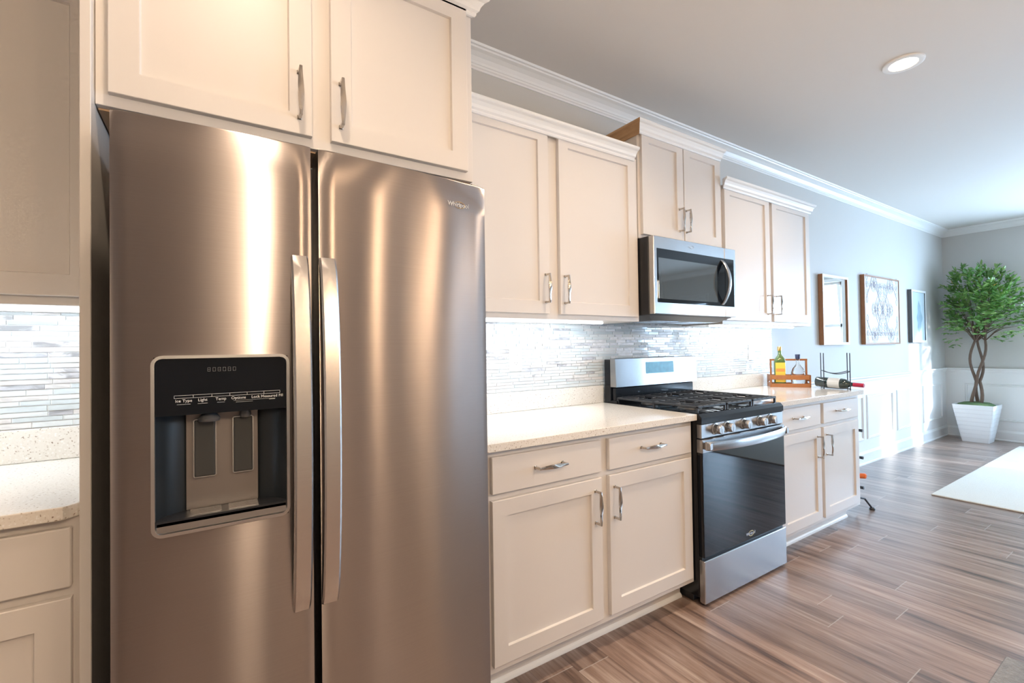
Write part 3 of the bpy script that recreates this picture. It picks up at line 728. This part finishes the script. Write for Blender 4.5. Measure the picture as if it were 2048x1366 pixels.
# burners and grates
for x, y, r in ((.15, -.50, .050), (.15, -.24, .038), (.38, -.37, .045), (.61, -.50, .046), (.61, -.24, .038)):
    bm = lathe(new(), [(r + .012, 0), (r + .010, .006), (r, .008), (r, .012)], x, y, .916, 28); bk = obj('burner', bm, darkgr, t, True)
    obj('burner_cap', lathe(new(), [(r - .004, .012), (r - .003, .019), (r - .009, .021), (0, .0215)], x, y, .916, 28), castir, bk, True)
gz0, gz1 = .938, .950
for gx0, gx1, bs in ((.018, .258, ((.138, -.50), (.138, -.24))), (.264, .497, ((.38, -.37),)), (.503, .743, ((.622, -.50), (.622, -.24)))):
    bm = new(); b = .011; ya, yb = -.640, -.105
    bx(bm, gx0, gx0 + b, ya, yb, gz0, gz1, .003); bx(bm, gx1 - b, gx1, ya, yb, gz0, gz1, .003)
    bx(bm, gx0, gx1, ya, ya + b, gz0, gz1, .003); bx(bm, gx0, gx1, yb - b, yb, gz0, gz1, .003); ym = (ya + yb) / 2
    bx(bm, gx0, gx1, ym - b / 2, ym + b / 2, gz0, gz1, .003)
    wdt = gx1 - gx0
    for k in (1, 2, 3, 4):
        xx = gx0 + wdt * k / 5
        for y0, y1 in ((ya, ya + .085), (ya + .175, ym), (ym, yb - .175), (yb - .085, yb)) if k in (2, 3) else ((ya, yb),):
            bx(bm, xx - b / 2, xx + b / 2, y0, y1, gz0, gz1 + .002, .003)
    for y in (ya + .13, yb - .13): bx(bm, gx0, gx0 + wdt * .36, y - b / 2, y + b / 2, gz0, gz1, .003); bx(bm, gx1 - wdt * .36, gx1, y - b / 2, y + b / 2, gz0, gz1, .003)
    for x in (gx0 + .001, gx1 - b - .001):
        for y in (ya + .001, yb - b - .001, ym - b / 2): bx(bm, x, x + b, y, y + b, .914, gz0 + .002, .002)
    obj('grate', bm, castir, t)

# ------------------------------------------------------------------ microwave
t = thing('microwave', 'over the range stainless microwave with dark window and curved handle', 'microwave', (.38, -.2, 1.39))
WX0, WX1, MZ0, MZ1 = .003, .7555, 1.4147, 1.8300
obj('casing', box(WX0, WX1, -.372, -.012, MZ0 - .004, MZ1 + .003, .003), blackp, t)
bm = new(); v0 = [(WX0 + .01, -.365), (WX1 - .01, -.365), (WX1 - .01, -.03), (WX0 + .01, -.03)]; v1 = [(WX0 + .07, -.33), (WX1 - .07, -.33), (WX1 - .07, -.07), (WX0 + .07, -.07)]
a = [bm.verts.new((x, y, MZ0 - .004)) for x, y in v0]; b = [bm.verts.new((x, y, MZ0 - .030)) for x, y in v1]
bm.faces.new(a[::-1]); bm.faces.new(b)
for k in range(4): bm.faces.new((a[k], a[(k + 1) % 4], b[(k + 1) % 4], b[k]))
obj('vent_hood', bm, darkgr, t)
bm = new()
for s0 in (.10, .42):
    for k in range(6): bx(bm, s0, s0 + .24, -.30 + k * .03, -.285 + k * .03, MZ0 - .0315, MZ0 - .0295)
obj('vent_filter', bm, ss, t)
dm = obj('door', box(WX0, .640, -.407, -.373, MZ0, MZ1, .003), ss, t)
cp = obj('control_side', box(.6415, WX1, -.407, -.373, MZ0, MZ1, .003), ss, t)
bm = new(); bx(bm, .027, .6395, -.4085, -.405, 1.476, 1.765, .001); wd = obj('window', bm, blackg, dm, label='black glass window')
obj('window', box(.642, .733, -.4085, -.405, 1.476, 1.765, .001), blackg, cp, label='black glass touch panel')
obj('viewing_glass', box(.037, .56, -.4092, -.4086, 1.497, 1.715, .0002), mat('grey_mirror_glass', (.05, .065, .075), .03, .0, coat=1, spec=1, var=(2, .03)), dm, label='lighter viewing pane')
bm = new(); rows = []
for i in range(25):
    s = i / 24; z = 1.485 + .268 * s; b = math.sin(PI * s); yo = -.4100 - .052 * b ** .8; x0, x1 = .598, .628
    rows.append([bm.verts.new(p) for p in ((x0, yo + .010, z), (x0, yo + .003, z), (x0 + .004, yo, z), (x1 - .004, yo, z), (x1, yo + .003, z), (x1, yo + .010, z))])
for a, b in zip(rows, rows[1:]):
    for k in range(6): bm.faces.new((a[k], a[(k + 1) % 6], b[(k + 1) % 6], b[k]))
bm.faces.new(rows[0][::-1]); bm.faces.new(rows[-1])
obj('handle', bm, ss, dm, True)
bm = new(); pts = [(.325 + .017 * math.cos(math.radians(200 + 320 * k / 23)), -.4078, 1.798 + .009 * math.sin(math.radians(200 + 320 * k / 23))) for k in range(24)]
tube(bm, pts, .0007, 6); obj('logo_swoosh', bm, logom, dm)
bm = text_bm('Whirlpool', .013, .0004, .32, -.4074, 1.798, .0002); obj('logo', bm, logom, dm, label='small silver brand lettering')

# ------------------------------------------------------------------ wall frames
def frame(name, x0, x1, z0, z1, fw, side, front, face, label, cat):
    t = thing(name, label, cat, ((x0 + x1) / 2, 0, z0))
    bm = new(); d = .042
    for a, b, c, e in ((x0, x0 + fw, z0, z1), (x1 - fw, x1, z0, z1), (x0 + fw, x1 - fw, z0, z0 + fw), (x0 + fw, x1 - fw, z1 - fw, z1)): bx(bm, a, b, -d + .002, -.002, c, e, .001)
    obj('frame', bm, side, t)
    if front is not side:
        bm = new()
        for a, b, c, e in ((x0, x0 + fw, z0, z1), (x1 - fw, x1, z0, z1), (x0 + fw, x1 - fw, z0, z0 + fw), (x0 + fw, x1 - fw, z1 - fw, z1)): bx(bm, a, b, -d, -d + .0019, c, e, .0008)
        obj('frame_face', bm, front, t, label='white front edge of the frame')
    return t
t = frame('wall_mirror', 2.764, 3.303, 1.232, 1.890, .022, walnut, whitef, None, 'rectangular mirror with brown wood side and white face, nearest the cabinets', 'mirror')
obj('mirror_glass', box(2.784, 3.283, -.030, -.010, 1.252, 1.870), mirrorm, t)
t = frame('framed_picture', 3.682, 4.629, 1.229, 1.955, .016, walnut, walnut, None, 'large brown framed picture of a grey lace pattern on white', 'picture')
obj('picture_sheet', box(3.696, 4.615, -.034, -.010, 1.243, 1.941), paper, t)
bm = new(); cx, cz = 4.155, 1.60
def petal(x, z, a, L, w, r=.0022):
    ca, sa = math.cos(a), math.sin(a)
    pts = []
    for k in range(17):
        s = 2 * PI * k / 16; u = L / 2 * (1 - math.cos(s)) ; v = w * math.sin(s) * (1 - .3 * math.cos(s))
        pts.append((x + ca * u - sa * v, -.0345, z + sa * u + ca * v))
    tube(bm, pts, r, 4, False)
def circ(x, z, r, w=.002): tube(bm, [(x + r * math.cos(2 * PI * k / 24), -.0345, z + r * math.sin(2 * PI * k / 24)) for k in range(25)], w, 4, False)
for sx in (-1, 1):
    for sz in (-1, 1):
        ex, ez = cx + sx * .22, cz + sz * .27
        for k in range(7): petal(ex, ez, PI * 2 * k / 7 + .2, .075, .022)
        circ(ex, ez, .02, .004); circ(ex, ez, .085)
        for k in range(5): petal(ex - sx * .10, ez - sz * .06, PI * (1 if sx > 0 else 0) + (k - 2) * .4, .10, .018)
        for k in range(4): petal(cx + sx * .40, cz + sz * (.06 + .08 * k), PI / 2 * sz, .07, .02)
        tube(bm, [(cx + sx * (.05 + .36 * s / 12), -.0345, cz + sz * (.05 + .22 * math.sin(s / 12 * PI * .9))) for s in range(13)], .0035, 4, False)
for k in range(12): petal(cx, cz, 2 * PI * k / 12, .12, .02)
for r in (.03, .13, .15, .19): circ(cx, cz, r, .0025)
for sx in (-1, 1):
    for k in range(8): petal(cx + sx * (.20 + .0 * k), cz, 2 * PI * k / 8, .07, .018)
    circ(cx + sx * .2, cz, .08)
for k in range(15): petal(3.76 + .056 * k, 1.32, PI / 2, .04, .015); petal(3.76 + .056 * k, 1.875, -PI / 2, .04, .015)
bx(bm, 3.735, 4.575, -.0352, -.034, 1.300, 1.306); bx(bm, 3.735, 4.575, -.0352, -.034, 1.885, 1.891)
obj('lace_pattern', bm, lace, t)
t = frame('framed_picture', 5.010, 5.491, 1.242, 1.876, .026, darkgr, whitef, None, 'narrow white framed picture with a blue feather, nearest the corner', 'picture')
obj('picture_sheet', box(5.034, 5.467, -.032, -.010, 1.266, 1.852), blueart, t)
bm = new(); v = []
for k in range(21):
    s = k / 20; w_ = .085 * math.sin(PI * s ** .8) * (1 + .18 * math.sin(17 * s)); v.append((5.26 + .03 * math.sin(3 * s), 1.36 + .40 * s, w_))
for (xa_, za_, wa), (xb_, zb_, wb) in zip(v, v[1:]):
    bm.faces.new([bm.verts.new(p) for p in ((xa_ - wa, -.0325, za_), (xa_ + wa, -.0325, za_), (xb_ + wb, -.0325, zb_), (xb_ - wb, -.0325, zb_))])
obj('feather', bm, blueink, t)

# ------------------------------------------------------------------ crate with bottles
ang = math.radians(-53); ux, uy = math.cos(ang), math.sin(ang)
def rot_thing(name, label, cat, x, y, z, a): return thing(name, label, cat, (x, y, z), a)
t = rot_thing('bottle_crate', 'small brown wooden crate with a tall handle holding two liquor bottles', 'crate', 1.812, -.187, .9142, ang)
L, D = .255, .137
bm = new()
for y in (-D / 2, D / 2 - .008):
    bx(bm, -L / 2, L / 2, y, y + .008, 0, .028, .001); bx(bm, -L / 2, L / 2, y, y + .008, .058, .092, .001)
obj('side_slats', bm, crwood, t)
for x in (-L / 2 - .009, L / 2):
    bm = new(); bx(bm, x, x + .009, -D / 2, D / 2, 0, .03, .001); bx(bm, x, x + .009, -D / 2, D / 2, .045, .094, .001); bx(bm, x, x + .009, -D / 2, -D / 2 + .02, 0, .094); bx(bm, x, x + .009, D / 2 - .02, D / 2, 0, .094)
    obj('end_panel', bm, crwood, t)
obj('bottom', box(-L / 2, L / 2, -D / 2 + .008, D / 2 - .008, 0, .008), crwood, t)
bm = new()
for x in (-L / 2 + .001, L / 2 - .013): bx(bm, x, x + .012, -.010, .010, .01, .214, .001)
bx(bm, -L / 2, L / 2, -.010, .010, .202, .216, .001)
obj('handle', bm, crwood, t)
def w2(lx, ly): return (1.812 + ux * lx - uy * ly, -.187 + uy * lx + ux * ly)
# tall green bottle (front of the handle bar)
px, py = w2(-.060, -.004); px, py = w2(-.064, -.0345)
t = thing('liquor_bottle', 'tall green liquor bottle with a large yellow label, left in the crate', 'bottle', (px, py, .9224), ang)
def sq_lathe(bm, prof, n=32, e=4, zo=0):
    rings = []
    for rx, ry, h in prof:
        rr = []
        for k in range(n):
            a = 2 * PI * k / n; c, s = math.cos(a), math.sin(a); q = (abs(c) ** e + abs(s) ** e) ** (-1 / e)
            rr.append(bm.verts.new((rx * c * q, ry * s * q, h + zo)))
        rings.append(rr)
    for a, b in zip(rings, rings[1:]):
        for k in range(n): bm.faces.new((a[k], a[(k + 1) % n], b[(k + 1) % n], b[k]))
    bm.faces.new(rings[0][::-1]); bm.faces.new(rings[-1]); return bm
obj('glass', sq_lathe(new(), [(.036, .020, 0), (.040, .022, .004), (.040, .022, .155), (.040, .022, .185), (.036, .021, .205), (.026, .019, .222), (.015, .015, .237), (.0125, .0125, .25), (.0125, .0125, .290)], e=3), greeng, t, True)
obj('cap', lathe(new(), [(.014, .272), (.0145, .274), (.0145, .302), (.013, .304)], 0, 0, 0, 20), goldi, t, True)
obj('label_sheet', box(-.033, .033, -.0232, -.0222, .030, .180), yellab, t, label='yellow front label')
obj('label_band', box(-.030, .030, -.0237, -.0231, .110, .135), orlab, t, label='orange band on the label')
px, py = w2(.058, -.000); px, py = w2(.055, -.036)
px, py = w2(.058, 0)
t = thing('liquor_bottle', 'short clear rounded liquor bottle with a dark stopper, right in the crate', 'bottle', (w2(.058, -.034)[0], w2(.058, -.034)[1], .9224), ang)
obj('glass', sq_lathe(new(), [(.022, .014, 0), (.040, .018, .006), (.048, .0185, .030), (.050, .0185, .065), (.046, .018, .105), (.036, .0175, .135), (.020, .016, .155), (.0115, .0115, .17), (.0115, .0115, .198), (.014, .014, .20), (.014, .014, .207)], e=2), clearg, t, True)
obj('stopper', lathe(new(), [(.009, .205), (.010, .208), (.016, .209), (.018, .240), (.016, .243)], 0, 0, 0, 20), corkm, t, True)
obj('label_sheet', box(-.020, .020, -.0222, -.0192, .045, .085), winelab, t)
obj('label_band', box(-.008, .008, -.0227, -.0223, .055, .073), orlab, t)

# ------------------------------------------------------------------ wine rack and wine bottle
t = thing('wine_rack', 'black wire wine rack standing on the right end of the countertop', 'rack', (1.84, -.50, .9142))
fr4 = {'a': (1.7955, -.442), 'b': (1.7955, -.608), 'c': (1.883, -.386), 'd': (1.883, -.558)}
for k, (x, y) in fr4.items(): obj('rod', tube(new(), [(x, y, .9145), (x, y, 1.176)], .0032, 8), castir, t, True)
for p, q in (('a', 'b'), ('c', 'd')):
    (x0, y0), (x1, y1) = fr4[p], fr4[q]
    for zt, dip in ((1.046, .020), (.927, .004)):
        obj('cradle_wire', tube(new(), [(x0 + (x1 - x0) * s / 12, y0 + (y1 - y0) * s / 12, zt - dip * math.sin(PI * s / 12)) for s in range(13)], .0028, 8), castir, t, True)
for p, q in (('a', 'c'), ('b', 'd')):
    (x0, y0), (x1, y1) = fr4[p], fr4[q]
    for z in (1.046, .920): obj('cross_wire', tube(new(), [(x0, y0, z), (x1, y1, z)], .0028, 8), castir, t, True)
t = thing('wine_bottle', 'dark wine bottle with pale label and red foil lying in the wire rack', 'bottle', (1.839, -.39, .966))
d = Vector((.0, -1, -.045)).normalized()
s0 = Vector((1.839, -.372, .9630)); 
def along(prof, m, nm, **k):
    bm = new(); rings = []; u, v = frame_of(d)
    for r, h in prof:
        rings.append([bm.verts.new(s0 + d * h + (u * math.cos(2 * PI * q / 28) + v * math.sin(2 * PI * q / 28)) * r) for q in range(28)])
    for a, b in zip(rings, rings[1:]):
        for q in range(28): bm.faces.new((a[q], a[(q + 1) % 28], b[(q + 1) % 28], b[q]))
    bm.faces.new(rings[0][::-1]); bm.faces.new(rings[-1]); return obj(nm, bm, m, t, True, **k)
along([(.030, 0), (.0355, .004), (.0365, .010), (.0365, .175), (.033, .195), (.022, .212), (.0145, .228), (.0138, .245)], wineg, 'glass')
along([(.0370, .085), (.0371, .086), (.0371, .160), (.0370, .161)], winelab, 'label_sheet')
along([(.0145, .238), (.0148, .24), (.0148, .300), (.013, .302)], redcap, 'foil', label='red foil over the neck')

# ------------------------------------------------------------------ folded stand beside the cabinet end
t = thing('folding_stand', 'black metal stand with an orange grip, mostly hidden behind the right cabinet end', 'stand', (2.13, -.56, 0))
bm = new(); tube(bm, [(2.06, -.53, .05), (2.06, -.53, .74)], .009, 10); obj('pole', bm, blackp, t, True)
for p in ((2.177, -.585, .010), (2.02, -.36, .010), (2.16, -.36, .010)):
    bm = new(); tube(bm, [(2.06, -.53, .10), ((2.06 + p[0]) / 2 + .005, (-.53 + p[1]) / 2, .085), p], .007, 8); lg = obj('leg', bm, blackp, t, True)
    obj('foot', lathe(new(), [(.018, 0), (.019, .008), (.012, .018)], p[0], p[1], .001, 16), blackp, lg, True)
for z in (.18, .40, .60):
    bm = new(); tube(bm, [(2.06, -.53, z), (2.06, -.578, z)], [.009, .011], 10); obj('knob', bm, blackp, t, True)
bm = new(); tube(bm, [(2.06, -.52, .262), (2.065, -.47, .25), (2.06, -.588, .270), (2.06, -.594, .270)], [.015, .019, .019, .012], 14); obj('grip', bm, orangep, t, True, label='orange plastic grip')

# ------------------------------------------------------------------ rugs
o = tag(obj('area_rug', box(2.947, 5.98, -2.95, -.719, .0005, .012, .004), rugm), 'large cream area rug on the wood floor near the far wall', 'rug')
o = tag(obj('kitchen_mat', box(-.75, .657, -2.05, -1.543, .0005, .010, .003), matm), 'grey woven mat at the bottom right picture corner', 'mat')

# ------------------------------------------------------------------ potted tree
PX, PY = 6.055, -.355
t = thing('potted_tree', 'artificial ficus tree with twisted trunks in a white ribbed square planter', 'plant', (PX, PY, 0))
bm = new(); rows = []
nb = 9
for i in range(nb + 1):
    for e in (0, 1):
        s = i / nb; z = .002 + .455 * s + (.004 if e else -.004) * (0 < i < nb); h = .132 + (.205 - .132) * s + (.003 if e else 0)
        if i in (0, nb) and e: continue
        rows.append((h, z))
rows = [(.132, .001)] + rows[1:] + [(.207, .463), (.192, .463), (.186, .42)]
rg = []
for h, z in rows: rg.append([bm.verts.new((PX + a, PY + b, z)) for a, b in rrect(2 * h * .93, 2 * h * .93, .02, 3)])
for a, b in zip(rg, rg[1:]):
    for k in range(len(a)): bm.faces.new((a[k], a[(k + 1) % len(a)], b[(k + 1) % len(a)], b[k]))
bm.faces.new(rg[0][::-1]); bm.faces.new(rg[-1])
obj('planter', bm, potm, t)
bm = new(); lathe(bm, [(.18, .42), (.175, .455), (.13, .478), (.07, .487), (0, .49)], PX, PY, 0, 24)
for v in bm.verts: v.co += Vector((rnd.uniform(-1, 1), rnd.uniform(-1, 1), rnd.uniform(-1, 1))) * .006
obj('moss', bm, moss, t, True)
r = random.Random(5); tips = []
for k in range(3):
    a0 = 2 * PI * k / 3; pts = []; N = 14
    for i in range(N + 1):
        s = i / N; z = .47 + .78 * s; rr = .045 * abs(math.cos(s * PI * 1.4)) + .035 * s + .006; a = a0 + s * 2.6
        pts.append((PX + rr * math.cos(a) - .02 * s, PY + rr * math.sin(a) - .04 * s, z))
    obj('trunk', tube(new(), pts, [.018 - .006 * i / N for i in range(N + 1)], 8), bark, t, True); tips.append(Vector(pts[-1]))
CXc, CYc, CZc = 6.02, -.42, 1.66
bm = new(); ends = []
for k in range(34):
    b0 = tips[k % 3]; th = r.uniform(0, 2 * PI); ph = r.uniform(-.35, 1.35)
    e = Vector((CXc + .26 * math.cos(th) * math.cos(ph), CYc + .38 * math.sin(th) * math.cos(ph), CZc - .12 + .46 * math.sin(ph)))
    m_ = (b0 + e) / 2 + Vector((0, 0, .06)); tube(bm, [b0, b0.lerp(m_, .5) + Vector((0, 0, .02)), m_, e], [.007, .006, .004, .002], 5)
    ends.append((b0, m_, e))
obj('branches', bm, bark, t, True)
bm = new()
def leaf(p, d, L, w, mi=0):
    d = d.normalized(); s = d.cross(Vector((r.uniform(-.4, .4), r.uniform(-.4, .4), 1))).normalized(); nn = s.cross(d)
    v = [bm.verts.new(q) for q in (p, p + d * L * .35 + s * w, p + d * L * .75 + s * w * .7, p + d * L - nn * L * .10, p + d * L * .75 - s * w * .7, p + d * L * .35 - s * w, p + d * L * .5 + nn * w * -.35)]
    for a, b in ((0, 1), (1, 2), (2, 3), (3, 4), (4, 5), (5, 0)): bm.faces.new((v[a], v[b], v[6])).material_index = mi
for _ in range(270):
    # leafy twigs filling a flattened umbrella crown
    while True:
        q = Vector((r.uniform(-1, 1), r.uniform(-1, 1), r.uniform(-1, 1)))
        if .25 < q.length < 1: break
    lob = 1 + .16 * math.sin(3 * math.atan2(q.y, q.z) + 1) + .08 * math.sin(7 * q.x)
    p = Vector((CXc + .27 * q.x * lob, CYc + .40 * q.y * lob, CZc + .42 * q.z * lob - .16 * abs(q.y) ** 2 + .05 * math.sin(9 * q.y + 4 * q.x)))
    dr_ = (p - Vector((CXc, CYc, 1.25))).normalized() + Vector((0, 0, -.25)); dr_.normalize()
    for k in range(11):
        s = k / 10; pp = p + dr_ * .16 * s + Vector((0, 0, -.05 * s * s)); side = Vector((-dr_.y, dr_.x, 0)) * (1 if k % 2 else -1)
        d_ = (dr_ * .5 + side * .9 + Vector((r.uniform(-.3, .3), r.uniform(-.3, .3), r.uniform(-.5, .3))))
        if pp.x + .10 > XW - .03 or pp.y + .09 > -.02: continue
        leaf(pp, d_, r.uniform(.055, .085), r.uniform(.012, .018), 1 if r.random() < .006 else (2 if r.random() < .35 else 0))
obj('foliage', bm, [leafm, leafy, mat('light_green_leaf', (.25, .42, .12), .25, var=(5, .3), spec=.8)], t, kind='stuff')

# ------------------------------------------------------------------ island across the aisle, mirrored in the oven glass
t = thing('kitchen_island', 'pale kitchen island across the aisle, seen only as a reflection in the oven door', 'island', (.9, -2.7, 0))
obj('carcass', box(-.55, 1.95, -3.05, -2.20, .10, .884, .003), quartz_back, t)
obj('toe_kick', box(-.50, 1.90, -3.00, -2.28, 0, .10), quartz_back, t)
obj('slab', box(-.60, 2.00, -3.35, -2.16, .8845, .916, .003), quartzm, t)

pend_glass = mat('lit_globe', (1, .9, .8), .4, emit=((1, .69, .42), 95), var=(3, .001))  # globe lamps added out of view, placed for the refrigerator door streaks
pend_bright = mat('bright_lit_globe', (1, .9, .8), .4, emit=((1, .76, .52), 260), var=(3, .001))
for i, x in enumerate((-1.86, -1.28, -.72, -.18)):
    t = thing('added_pendant', 'unseen globe pendant added behind the camera to streak the refrigerator doors, ' + ('farthest left', 'second from the left', 'second from the right', 'farthest right')[i] + ' of four', 'pendant light', (x, -2.75, ZC), 0, None)
    obj('canopy', lathe(new(), [(.012, -.03), (.055, -.022), (.06, -.001), (.02, -.0005)], x, -2.75, ZC, 24), nickel, t, True)
    obj('rod', tube(new(), [(x, -2.75, ZC - .02), (x, -2.75, 2.02)], .006, 8), nickel, t, True)
    obj('globe', lathe(new(), [(.010, 1.80), (.024, 1.806), (.034, 1.83), (.037, 1.86), (.037, 1.91), (.034, 1.95), (.026, 1.985), (.02, 2.0)], x, -2.75, 0, 24), pend_bright if i == 0 else pend_glass, t, True)
    obj('socket_cap', lathe(new(), [(.03, 1.99), (.03, 2.03), (.010, 2.04)], x, -2.75, 0, 20), nickel, t, True)
